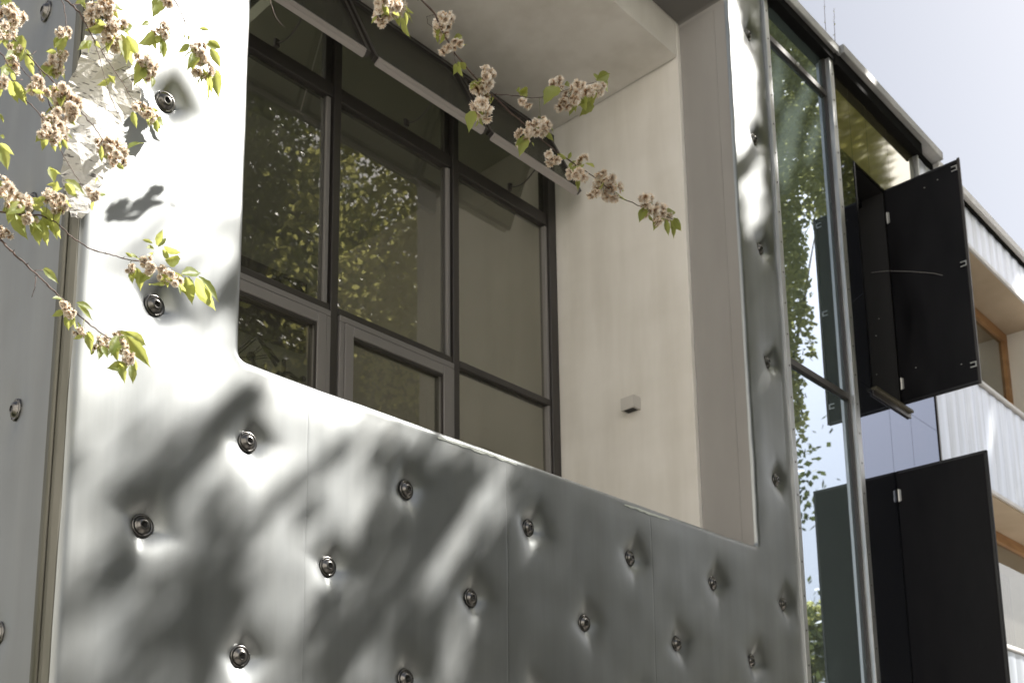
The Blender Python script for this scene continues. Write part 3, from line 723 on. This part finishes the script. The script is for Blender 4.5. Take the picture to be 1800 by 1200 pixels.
def put(o, parent, mw):
    o.parent = parent; o.matrix_parent_inverse = Matrix.Translation(-parent.location); o.matrix_basis = mw
def branch(label, Y, twigs, clusters, leaves, smalls=(), yr=.05, base=None):
    """twigs: [(width_mm, [(px,py)...])]; clusters [(px,py,size)]; leaves [(x0,y0,x1,y1)]"""
    b0 = at(*twigs[0][1][0], Y)
    e = empty('cherry_branch', b0, label, 'cherry branch')
    allp = []
    for wmm, pts in twigs:
        PP = [at(x, y, Y) for x, y in pts]; fine = []
        for i in range(len(PP) - 1):
            for k in range(4):
                u = k / 4; fine.append(PP[i].lerp(PP[i + 1], u) + Vector((rb.uniform(-1, 1), rb.uniform(-1, 1), rb.uniform(-1, 1))) * .0022)
        fine.append(PP[-1]); n = len(fine)
        rad = [wmm * .0005 * (1 - .45 * i / n) * rb.choice((1, 1, 1, 1.0, 1.35)) for i in range(n)]
        s = MB(); s.tube(fine, rad, 7)
        for q in range(1, n - 1, 5):     # buds and spur scars
            d = Vector((rb.uniform(-1, 1), rb.uniform(-1, 1), rb.uniform(-1, 1))).normalized() * wmm * .0018
            s.tube([fine[q], fine[q] + d], [rad[q] * .7, rad[q] * .25], 5)
        s.build('twig', twig_m, e, True); allp += fine
    cpos = []
    for x, y, sz in clusters:
        p = at(x, y, Y + rb.uniform(-yr, yr)); cpos.append(p)
        o = bpy.data.objects.new('blossom_cluster', rb.choice(CM)); C.objects.link(o)
        dist = p.length; sc = sz / F_PX * (M[2].dot(p)) / .097
        put(o, e, Matrix.Translation(p) @ Matrix.Rotation(rb.uniform(0, 6.28), 4, 'Z') @ Matrix.Rotation(rb.uniform(-.4, .4), 4, 'X') @ Matrix.Scale(sc, 4))
        q = min(allp, key=lambda a: (a - p).length)
        if (q - p).length > .015:
            s = MB(); mid = q.lerp(p, .5) + Vector((0, 0, .01)); s.tube([q, mid, p], [.0016, .0012, .001], 5); s.build('flower_stalk', stalk, e, True)
    for x, y, sz in smalls:
        p = at(x, y, Y + rb.uniform(-yr, yr)); o = bpy.data.objects.new('blossom_cluster', rb.choice(SM)); C.objects.link(o)
        sc = sz / F_PX * (M[2].dot(p)) / .055
        put(o, e, Matrix.Translation(p) @ Matrix.Rotation(rb.uniform(0, 6.28), 4, 'Z') @ Matrix.Scale(sc, 4))
    extra = []
    for x, y, sz in clusters:
        for _k in range(rb.choice((1, 1, 1, 2))):
            a = R(rb.uniform(-10, 200)); L_ = rb.uniform(16, 30); extra.append((x + rb.uniform(-6, 6), y + rb.uniform(-4, 6), x + math.cos(a) * L_, y + 6 + abs(math.sin(a)) * L_))
    for x0, y0, x1, y1 in list(leaves) + extra:
        yy = Y + rb.uniform(-yr, yr) * .6
        a = at(x0, y0, yy); b = at(x1, y1, yy + rb.uniform(-.035, .035)); d = b - a; L = d.length
        X = d.normalized(); view = -a.normalized(); nrm = (view + Vector((rb.uniform(-.7, .7), rb.uniform(-.7, .7), rb.uniform(-.3, .9))))
        Yv = nrm.cross(X).normalized(); Zv = X.cross(Yv)
        m = Matrix(((X.x, Yv.x, Zv.x, a.x), (X.y, Yv.y, Zv.y, a.y), (X.z, Yv.z, Zv.z, a.z), (0, 0, 0, 1)))
        o = bpy.data.objects.new('leaf', rb.choice(LM)); C.objects.link(o)
        put(o, e, m @ Matrix.Diagonal((L, L * rb.uniform(.9, 1.2), L, 1)))
    return e
# main diagonal branch across the niche
branch('long cherry branch slanting down across the window niche, its leafy tip against the white wall', 3.78,
    [(9, [(728, -12), (765, 25), (782, 65), (800, 95), (830, 130), (862, 165), (900, 200), (925, 222), (945, 240), (980, 268), (1020, 295), (1050, 315), (1085, 345), (1120, 360), (1165, 378), (1185, 386)]),
     (5, [(862, 165), (900, 168), (935, 172), (960, 171), (985, 162), (1010, 154), (1048, 144)]),
     (3, [(765, 25), (750, 30), (752, 42), (768, 55)]), (3, [(798, 92), (800, 110), (806, 116)]),
     (2.5, [(915, 214), (918, 232), (925, 240)])],
    [(777, 34, 44), (776, 55, 42), (848, 140, 50), (848, 155, 44), (851, 190, 52), (922, 240, 36), (937, 226, 36), (956, 226, 38), (950, 215, 34), (1014, 304, 40), (1022, 288, 36), (1062, 328, 44), (1078, 338, 44), (1072, 318, 36), (1140, 362, 42), (1146, 378, 44), (1160, 376, 34), (975, 153, 36), (1005, 172, 44), (1020, 158, 40), (1035, 168, 36), (1050, 160, 36), (690, 0, 44), (668, 28, 40), (685, 24, 46), (698, 12, 42)],
    [(711, 18, 727, 40), (706, 30, 719, 68), (712, 8, 724, 28), (768, 58, 770, 76), (797, 70, 815, 62), (802, 75, 822, 82), (805, 108, 812, 136), (808, 110, 823, 124), (803, 112, 800, 128), (832, 195, 823, 221), (840, 210, 838, 224), (843, 208, 848, 222), (911, 162, 938, 164), (912, 162, 910, 152), (912, 163, 925, 156), (992, 150, 1006, 145), (1048, 142, 1075, 127), (1050, 140, 1044, 127), (1050, 140, 1068, 134), (1055, 145, 1079, 157), (966, 222, 974, 233), (935, 250, 939, 257), (998, 280, 1006, 266), (1028, 287, 1046, 292), (1072, 312, 1090, 322), (1085, 328, 1100, 332), (1138, 346, 1148, 358), (1136, 346, 1140, 340), (1168, 378, 1191, 364), (1170, 385, 1176, 414), (1178, 386, 1190, 420), (1182, 385, 1199, 407), (1183, 383, 1201, 398), (1165, 384, 1160, 395), (980, 268, 996, 284), (870, 172, 860, 180)],
    [(800, 74, 22), (786, 84, 24), (965, 272, 22), (975, 280, 24), (921, 180, 22), (990, 180, 26), (1060, 305, 24), (1130, 349, 26), (1046, 338, 22), (1176, 378, 20)])
# branch feeding the cluster at the top centre
branch('short cherry spur hanging in from the top edge left of the long branch', 3.42,
    [(4, [(640, -14), (672, 4), (690, 14), (700, 22)])], [(672, 8, 40), (690, 8, 36)], [(712, 22, 716, 44)])
branch('bare hanging cherry twig in front of the top left window corner', 3.6,
    [(3.2, [(472, -10), (478, 12), (485, 30), (498, 47)])], [], [])
# left group
branch('cherry branch with dangling blossom and long leaves right of the others at the top left', 3.86,
    [(5, [(303, -8), (318, 22), (330, 52), (343, 78), (352, 92)]), (3.5, [(281, -8), (284, 18), (285, 40)])],
    [(350, 88, 34), (355, 102, 34), (358, 122, 42), (344, 88, 22), (287, 2, 40), (281, 52, 32), (288, 60, 30)],
    [(325, 60, 322, 71), (330, 62, 334, 74), (333, 78, 316, 92), (365, 72, 391, 86), (362, 78, 390, 82), (370, 85, 388, 118), (350, 50, 369, 53), (372, 118, 390, 152), (362, 130, 370, 181), (366, 130, 372, 165), (355, 135, 344, 148), (372, 120, 386, 172), (272, 60, 254, 78), (270, 66, 273, 90), (283, 70, 291, 101), (288, 68, 286, 92), (262, 40, 252, 42)], yr=.03)
branch('forked cherry branch with the big brown pompon blossoms beside the torn paper', 3.80,
    [(8, [(105, -8), (125, 8), (140, 22), (152, 45), (163, 67)]), (4, [(125, 8), (150, 7), (175, 6)]), (4, [(163, 67), (178, 88), (192, 112), (205, 130), (222, 158), (234, 175), (247, 184)]), (4, [(160, -5), (166, 10), (170, 20)]),
     (3, [(190, 155), (198, 178), (206, 198), (222, 202)]), (3, [(165, 68), (180, 120), (190, 155)])],
    [(180, 8, 44), (168, 32, 46), (180, 42, 48), (196, 60, 46), (205, 75, 40), (210, 45, 34), (250, 112, 34), (262, 122, 36), (252, 128, 32), (243, 190, 32), (258, 198, 32), (268, 208, 30), (185, 20, 40)],
    [(195, 14, 221, 8), (198, 20, 208, 32), (213, 48, 238, 47), (213, 60, 226, 106), (215, 62, 218, 98), (222, 62, 246, 102), (228, 66, 228, 116), (160, 75, 140, 84), (162, 74, 152, 92), (165, 72, 176, 84), (196, 138, 171, 152), (192, 134, 206, 146), (190, 132, 204, 148), (233, 196, 239, 224), (258, 190, 281, 196), (272, 212, 296, 213), (275, 214, 276, 233), (262, 205, 282, 222), (268, 134, 270, 152), (225, 262, 251, 243), (140, 4, 160, 18), (150, 0, 132, 6)], yr=.03)
branch('thin shaded cherry twig with two small dull blossom clusters against the grey side wall', 3.95,
    [(3.5, [(106, -8), (112, 10), (116, 35), (116, 52), (112, 72), (108, 88)])],
    [(106, 58, 26), (118, 60, 26), (107, 100, 30), (92, 115, 36), (98, 122, 34)], [(98, 90, 81, 89), (92, 128, 96, 138), (84, 122, 78, 120), (100, 58, 96, 52)], yr=.02)
branch('long cherry branch running from the left edge to blossom over the torn paper', 3.55,
    [(6, [(-8, 30), (12, 50), (30, 75), (50, 98), (70, 120), (88, 138), (102, 152), (118, 172), (145, 200), (165, 222), (180, 245), (188, 254)]),
     (4, [(68, 122), (78, 145), (84, 175), (92, 195), (95, 212), (99, 226)]), (3, [(50, 98), (58, 96), (64, 89)])],
    [(14, 40, 52), (28, 34, 38), (2, 55, 40), (20, 22, 34), (112, 165, 42), (120, 178, 46), (128, 196, 42), (105, 185, 38), (28, 96, 34), (24, 112, 34), (98, 228, 44), (88, 214, 36), (108, 232, 36), (96, 244, 34), (180, 256, 34), (196, 258, 40), (208, 264, 44), (206, 280, 34)],
    [(0, 8, 36, 12), (0, 2, 28, 2), (38, 62, 33, 100), (44, 85, 36, 110), (48, 92, 56, 132), (52, 100, 38, 82), (85, 152, 108, 160), (100, 92, 82, 90), (88, 152, 96, 176), (30, 62, 22, 92), (16, 76, 40, 80), (36, 88, 62, 96), (118, 235, 128, 245), (104, 248, 106, 266), (110, 245, 118, 262), (212, 262, 223, 270), (6, 55, -4, 80), (120, 210, 132, 218)], yr=.05)
branch('lower left cherry branch with clusters and pale green leaves at the picture edge', 3.48,
    [(5, [(-8, 86), (5, 98), (12, 112), (24, 124)]), (4, [(22, 102), (35, 118), (48, 132), (62, 148)]), (4, [(46, 176), (58, 188), (72, 205), (84, 226), (94, 240), (105, 262), (120, 288), (136, 315), (150, 335)]), (3, [(20, 142), (40, 140)])],
    [(56, 155, 34), (68, 150, 36), (76, 162, 32), (2, 148, 32), (84, 232, 34), (100, 208, 36), (160, 340, 30), (168, 346, 26)],
    [(12, 118, 3, 134), (20, 125, 26, 146), (10, 122, 28, 128), (18, 140, 30, 184), (24, 142, 48, 184), (26, 144, 42, 176), (0, 200, 7, 216), (0, 238, 11, 243), (0, 252, 23, 272), (0, 258, 14, 297), (88, 293, 96, 320), (86, 296, 108, 308), (114, 316, 155, 338), (114, 322, 136, 348), (100, 318, 96, 345), (104, 325, 82, 324), (168, 322, 172, 308), (170, 345, 188, 336), (100, 335, 110, 330)], yr=.05)
branch('cherry branch with dark clusters, reaching right to a leafy spray beside a stud', 3.52,
    [(6, [(-8, 372), (20, 376), (50, 377), (72, 378), (100, 391), (120, 412), (142, 427), (168, 441), (192, 447), (215, 454), (248, 460), (285, 474), (320, 484)])],
    [(4, 322, 36), (12, 340, 44), (28, 352, 48), (40, 362, 40), (22, 366, 34), (85, 345, 34), (98, 352, 32), (108, 352, 26), (106, 366, 30), (50, 386, 28), (60, 392, 24), (226, 474, 26), (256, 462, 30), (264, 472, 30), (288, 480, 32), (302, 484, 32), (310, 498, 30), (284, 490, 26)],
    [(48, 350, 82, 362), (55, 360, 76, 372), (75, 362, 106, 420), (72, 370, 98, 412), (62, 378, 68, 432), (72, 384, 84, 434), (66, 380, 58, 415), (20, 372, 44, 422), (26, 376, 50, 408), (92, 402, 102, 422), (268, 428, 249, 419), (276, 432, 285, 402), (278, 434, 293, 416), (270, 436, 260, 433), (288, 432, 320, 452), (286, 438, 298, 460), (270, 444, 258, 452), (232, 452, 220, 443), (228, 450, 250, 452), (240, 470, 251, 512), (236, 468, 231, 498), (290, 456, 326, 462), (318, 482, 358, 474), (326, 486, 341, 536), (330, 486, 350, 520), (345, 488, 373, 546), (350, 486, 389, 530), (344, 490, 360, 528), (322, 492, 318, 508)], yr=.04)
branch('lowest cherry branch slanting right to a tip of bright leaves', 3.55,
    [(7, [(-8, 410), (0, 418), (12, 434), (26, 447), (45, 464), (60, 478), (78, 495), (95, 512), (115, 531), (138, 553), (160, 572), (185, 590), (206, 600)]), (3, [(60, 476), (76, 474)]), (3, [(64, 486), (62, 502), (56, 522)])],
    [(118, 541, 30), (124, 550, 24), (182, 602, 32), (172, 606, 26), (212, 600, 30), (218, 612, 34), (210, 590, 26), (226, 628, 30), (218, 636, 26), (144, 581, 20)],
    [(76, 472, 103, 494), (78, 470, 92, 478), (110, 526, 92, 522), (134, 532, 167, 541), (136, 536, 166, 562), (114, 556, 121, 581), (132, 555, 131, 586), (136, 566, 146, 590), (156, 582, 158, 614), (152, 584, 164, 600), (178, 606, 176, 627), (172, 608, 186, 622), (200, 588, 240, 590), (218, 582, 264, 612), (222, 590, 266, 645), (220, 596, 250, 622), (200, 606, 206, 634), (214, 640, 217, 668), (208, 634, 214, 655), (230, 640, 236, 672), (236, 630, 240, 655)], [(142, 580, 22), (0, 403, 24), (12, 408, 20)], yr=.04)

# ------------------------------------------------------------------ trees across the street (seen in the glass, and shading the wall)
def leaf_cloud(P_, size, name, m, parent, seed=0):
    r = np.random.default_rng(seed); n = len(P_)
    d = r.normal(size=(n, 3)); d /= np.linalg.norm(d, axis=1)[:, None]
    s = np.cross(d, r.normal(size=(n, 3))); s /= np.linalg.norm(s, axis=1)[:, None]
    L = (size * r.uniform(.7, 1.3, n))[:, None]; V = np.empty((n, 4, 3))
    V[:, 0] = P_ - d * L * .5; V[:, 1] = P_ + s * L * .3; V[:, 2] = P_ + d * L * .5; V[:, 3] = P_ - s * L * .3
    me = bpy.data.meshes.new(name); me.vertices.add(4 * n); me.vertices.foreach_set('co', V.reshape(-1))
    me.loops.add(4 * n); me.loops.foreach_set('vertex_index', np.arange(4 * n)); me.polygons.add(n)
    me.polygons.foreach_set('loop_start', np.arange(0, 4 * n, 4)); me.update(calc_edges=True)
    return link(name, me, parent, False, [m])
def tree(x, y, H, CR_, label, m, n=9000, size=.22, seed=1, low=.3):
    r = random.Random(seed); rn = np.random.default_rng(seed)
    e = empty('tree', (x, y, -1.62), label, 'tree', 'trees across the street')
    t = MB(); pts = [Vector((x + r.uniform(-.2, .2) * i, y + r.uniform(-.2, .2) * i, -1.62 + H * .75 * i / 5)) for i in range(6)]
    t.tube(pts, [.26, .22, .19, .15, .1, .06], 10)
    cl = []
    for k in range(26):
        a = r.uniform(0, 6.28); u = r.uniform(low, 1); rr_ = CR_ * math.sin(math.pi * (.18 + .8 * (u - low) / (1 - low))) * r.uniform(.5, 1)
        c = Vector((x + rr_ * math.cos(a), y + rr_ * math.sin(a), -1.62 + H * u)); cl.append(c)
        b = pts[0].lerp(pts[-1], min(1, max(.2, u * .85))); t.tube([b, b.lerp(c, .5) + Vector((0, 0, .2)), c], [.07, .045, .015], 6)
    t.build('trunk', bark, e, True)
    cc = np.array([tuple(c) for c in cl]); k = rn.integers(0, len(cl), n); rad = rn.uniform(.5, 1.25, len(cl))[k] * CR_ * .3
    P_ = cc[k] + np.clip(rn.normal(size=(n, 3)), -1.6, 1.6) * rn.uniform(.6, 1, (n, 1)) * rad[:, None] * np.array([.75, .75, .55])
    leaf_cloud(P_, size, 'crown', m, e, seed)
tree(12, -8, 19, 5.6, 'tall dark green street tree mirrored in the niche window, nearest of the row', dark_leaf, 130000, 0.16, 1, .12)
tree(25, -21, 27, 8, 'huge dark tree furthest back across the road', dark_leaf, 60000, 0.32, 12, .12)
tree(20, -12.5, 16.5, 5.0, 'broad yellow green street tree behind the dark one', tree_leaf, 45600, 0.20, 2, .12)
tree(5, -11, 18, 5, 'dark street tree furthest left across the road', dark_leaf, 45600, 0.20, 3, .12)
tree(14, -17, 27, 7, 'tallest dark tree in the second row across the road', dark_leaf, 68400, 0.30, 7, .12)
tree(33, -8.2, 9.0, 2.8, 'low yellow green tree mirrored low in the green glass', tree_leaf, 30400, 0.16, 4, .12)
tree(36, -14, 10.0, 4, 'far yellow green tree behind the low one', tree_leaf, 22800, 0.19, 5, .12)
tree(8.5, -6.5, 14, 4.2, 'dense dark tree standing closest to the niche across the pavement', dark_leaf, 90000, 0.13, 6, .2)
tree(19.5, -7.5, 16, 4.6, 'mid green tree between the broad tree and the low far ones', dark_leaf, 45600, 0.20, 9, .12)
tree(24, -9.5, 15, 4.0, 'green tree left of the gap where the sky is mirrored', dark_leaf, 38000, 0.20, 10, .12)
# unseen blocks added to the left of the picture; sunlit, they light the niche and show in the shaded side sheet
grey_render = vary(mat('grey_render', rough=.9), (1, 1, 1), (.19, .185, .18), (.24, .235, .23), .3, .7)
def block(y0, y1, h, m, label, nk):
    nb = empty('added_block', (-14, (y0 + y1) / 2, -1.62), label, 'building')
    t = MB(); t.box(-24, -12, y0, y1, -1.62, h); t.build('wall', m, nb)
    for kz in range(int((h - 1) / 3.1)):
        for ky in range(nk):
            ya = y0 + 2 + ky * 4.8; t = MB(); t.box(-12.05, -11.99, ya, ya + 1.4, .2 + 3.1 * kz, 1.8 + 3.1 * kz); t.build('window', bay_dark, nb)
block(9, 75, 26, grey_render, 'unseen grey block added left of the metal building for its reflection', 13)
block(-38, 7, 15, plaster, 'unseen white block added behind the viewer to bounce sun into the niche', 9)
# the near tree: its crown stands between the sun and the wall; gaps in it let the sun through in patches
lit = [  # (x0, y0, x1, y1, radius) patches of sun as they fall on the wall, taken in photo pixels and turned into wall coordinates
    (180, 40, 180, 300, 130), (330, 20, 330, 230, 130), (210, 300, 200, 560, 85), (350, 240, 330, 420, 75), (400, 60, 400, 330, 60), (180, 560, 160, 760, 52), (270, 545, 260, 590, 55),
    (455, 668, 640, 735, 26), (640, 735, 800, 790, 18), (800, 785, 905, 825, 10), (270, 640, 330, 620, 34), (395, 590, 400, 640, 22),
    (500, 790, 470, 960, 48), (590, 800, 590, 1010, 46), (560, 960, 470, 1120, 40), (430, 800, 440, 850, 34), (200, 950, 150, 1150, 40), (330, 870, 290, 960, 30), (420, 1190, 470, 1150, 42), (640, 860, 650, 960, 26),
    (885, 830, 755, 1030, 20), (925, 835, 850, 960, 7), (700, 900, 690, 960, 10), (805, 1095, 790, 1200, 30),
    (1305, 110, 1320, 330, 38), (1290, 20, 1300, 80, 22), (1320, 360, 1330, 420, 20), (1375, 110, 1362, 170, 20), (1398, 205, 1375, 305, 26), (1435, 120, 1405, 200, 14), (1445, 215, 1425, 270, 11), (1500, 170, 1480, 200, 10), (1550, 190, 1620, 250, 14),
    (1560, 180, 1620, 240, 10), (1795, 500, 1785, 530, 18), (1745, 730, 1740, 800, 12)]
caps = []
for x0, y0, x1, y1, rad in lit:
    a, b = at(x0, y0), at(x1, y1); c = at(x0 + rad, y0); caps.append((a.x, a.z, b.x, b.z, rad * (M[2].dot(a)) / F_PX * 1.15))
caps.append((.8, -1.2, .9, 3.4, .95)); caps.append((1.3, 3.0, 1.6, 5.0, .5))
darks = [(1350, 232, 1300, 305, 15), (1332, 30, 1308, 75, 12), (1335, 440, 1335, 640, 30), (455, 692, 335, 770, 24), (335, 770, 215, 985, 34), (215, 985, 110, 1120, 26), (115, 820, 110, 900, 14), (645, 760, 480, 885, 12), (480, 885, 330, 1080, 16), (330, 1080, 230, 1200, 34),
         (715, 800, 700, 830, 30), (690, 930, 560, 1120, 44), (620, 1090, 560, 1200, 44), (300, 350, 240, 440, 14), (410, 380, 280, 540, 16)]
dcaps = []
for x0, y0, x1, y1, rad in darks:
    a, b = at(x0, y0), at(x1, y1); dcaps.append((a.x, a.z, b.x, b.z, rad * (M[2].dot(a)) / F_PX))
def in_caps(x, z, cs):
    k = np.zeros_like(x)
    for ax, az, bx, bz, r in cs:
        dx, dz = bx - ax, bz - az; L2 = dx * dx + dz * dz + 1e-9; u = np.clip(((x - ax) * dx + (z - az) * dz) / L2, 0, 1)
        k = np.maximum(k, (np.sqrt((x - ax - dx * u) ** 2 + (z - az - dz * u) ** 2) < r) * 1.0)
    return k
def shade_keep(x, z):
    k = np.ones_like(x)
    for ax, az, bx, bz, r in caps:
        dx, dz = bx - ax, bz - az; L2 = dx * dx + dz * dz + 1e-9; u = np.clip(((x - ax) * dx + (z - az) * dz) / L2, 0, 1)
        d = np.sqrt((x - ax - dx * u) ** 2 + (z - az - dz * u) ** 2)
        k = np.minimum(k, np.clip((d - r) / .04, 0, 1))
    return k
e = empty('tree', (15.5, -.2, -1.62), 'near street tree whose crown dapples the metal wall with shade', 'tree', 'trees by the building')
rn = np.random.default_rng(21); n = 150000
gx = rn.uniform(-.8, 14.5, n); gz = rn.uniform(-1.6, 9.5, n); k = shade_keep(gx, gz)
k = np.where((gx > 2.75) & (gx < 7.1) & (gz > 3.95) & (gz < 6.6), k * .06, k)   # sun falls through the opening onto the niche floor
# lower left wall is only half shaded
half = ((gx < 3.6) & (gz < 2.3)) | (gx < 2.6); dens = np.where(half, .18, .98)
dens = np.where(gx > 10.4, .80, dens); dens = np.where((gx > 10.45) & (gz < 2.6), .0, dens); dens = np.where((gx > 9.95) & (gz < .1), 0, dens)
clump = smooth_noise(gx, gz, 6, 77) * 1.6
dens = dens * np.clip(1 + clump * np.where(half, 2.2, .5), .05, 1.6)
dk = in_caps(gx, gz, dcaps); k = np.maximum(k, dk); dens = np.maximum(dens, dk * np.where(gz > 2.3, .2, .46))
bcaps = []
bp_ = [(700, 10), (765, 40), (848, 160), (935, 235), (1020, 300), (1075, 335), (1140, 365), (1190, 390)]
for (a_, b_) in list(zip(bp_[:-1], bp_[1:])) + [((880, 170), (1060, 150))]:
    a, b = at(*a_, 3.78), at(*b_, 3.78); bcaps.append((a.x - .36, a.z - .46, b.x - .36, b.z - .46, .22))
bk = in_caps(gx, gz, bcaps); k = np.maximum(k, bk); dens = np.maximum(dens, bk * .8)
keep = (rn.random(n) < k * dens); gx, gz = gx[keep], gz[keep]
tt = rn.uniform(10.5, 14.5, len(gx)); s = np.array(SUN)
P_ = np.stack([gx, np.full_like(gx, 4.0), gz], -1) + tt[:, None] * s
leaf_cloud(P_, .135, 'crown', tree_leaf, e, 22)
t = MB(); tr_ = [Vector((15.5, -.2, -1.62)), Vector((15.3, -.1, 1.5)), Vector((14.9, 0, 4.2)), Vector((14.2, .1, 6.2)), Vector((13.6, .2, 8.2)), Vector((13, .3, 10.5))]
t.tube(tr_, [.24, .2, .17, .14, .1, .05], 10)
for (wx, wz) in ((4.6, 1.2), (6.5, 1.5), (5.5, 4), (4.2, 3.2), (6.8, 5), (9, 3), (10, 5.5), (11, 2), (3.6, 5.5), (7.7, 2.4)):
    c = Vector((wx, 4, wz)) + SUN * 12.5; b = tr_[2].lerp(tr_[4], random.random()); t.tube([b, b.lerp(c, .5) + Vector((0, 0, .3)), c], [.06, .035, .012], 6)
t.build('trunk', bark, e, True)
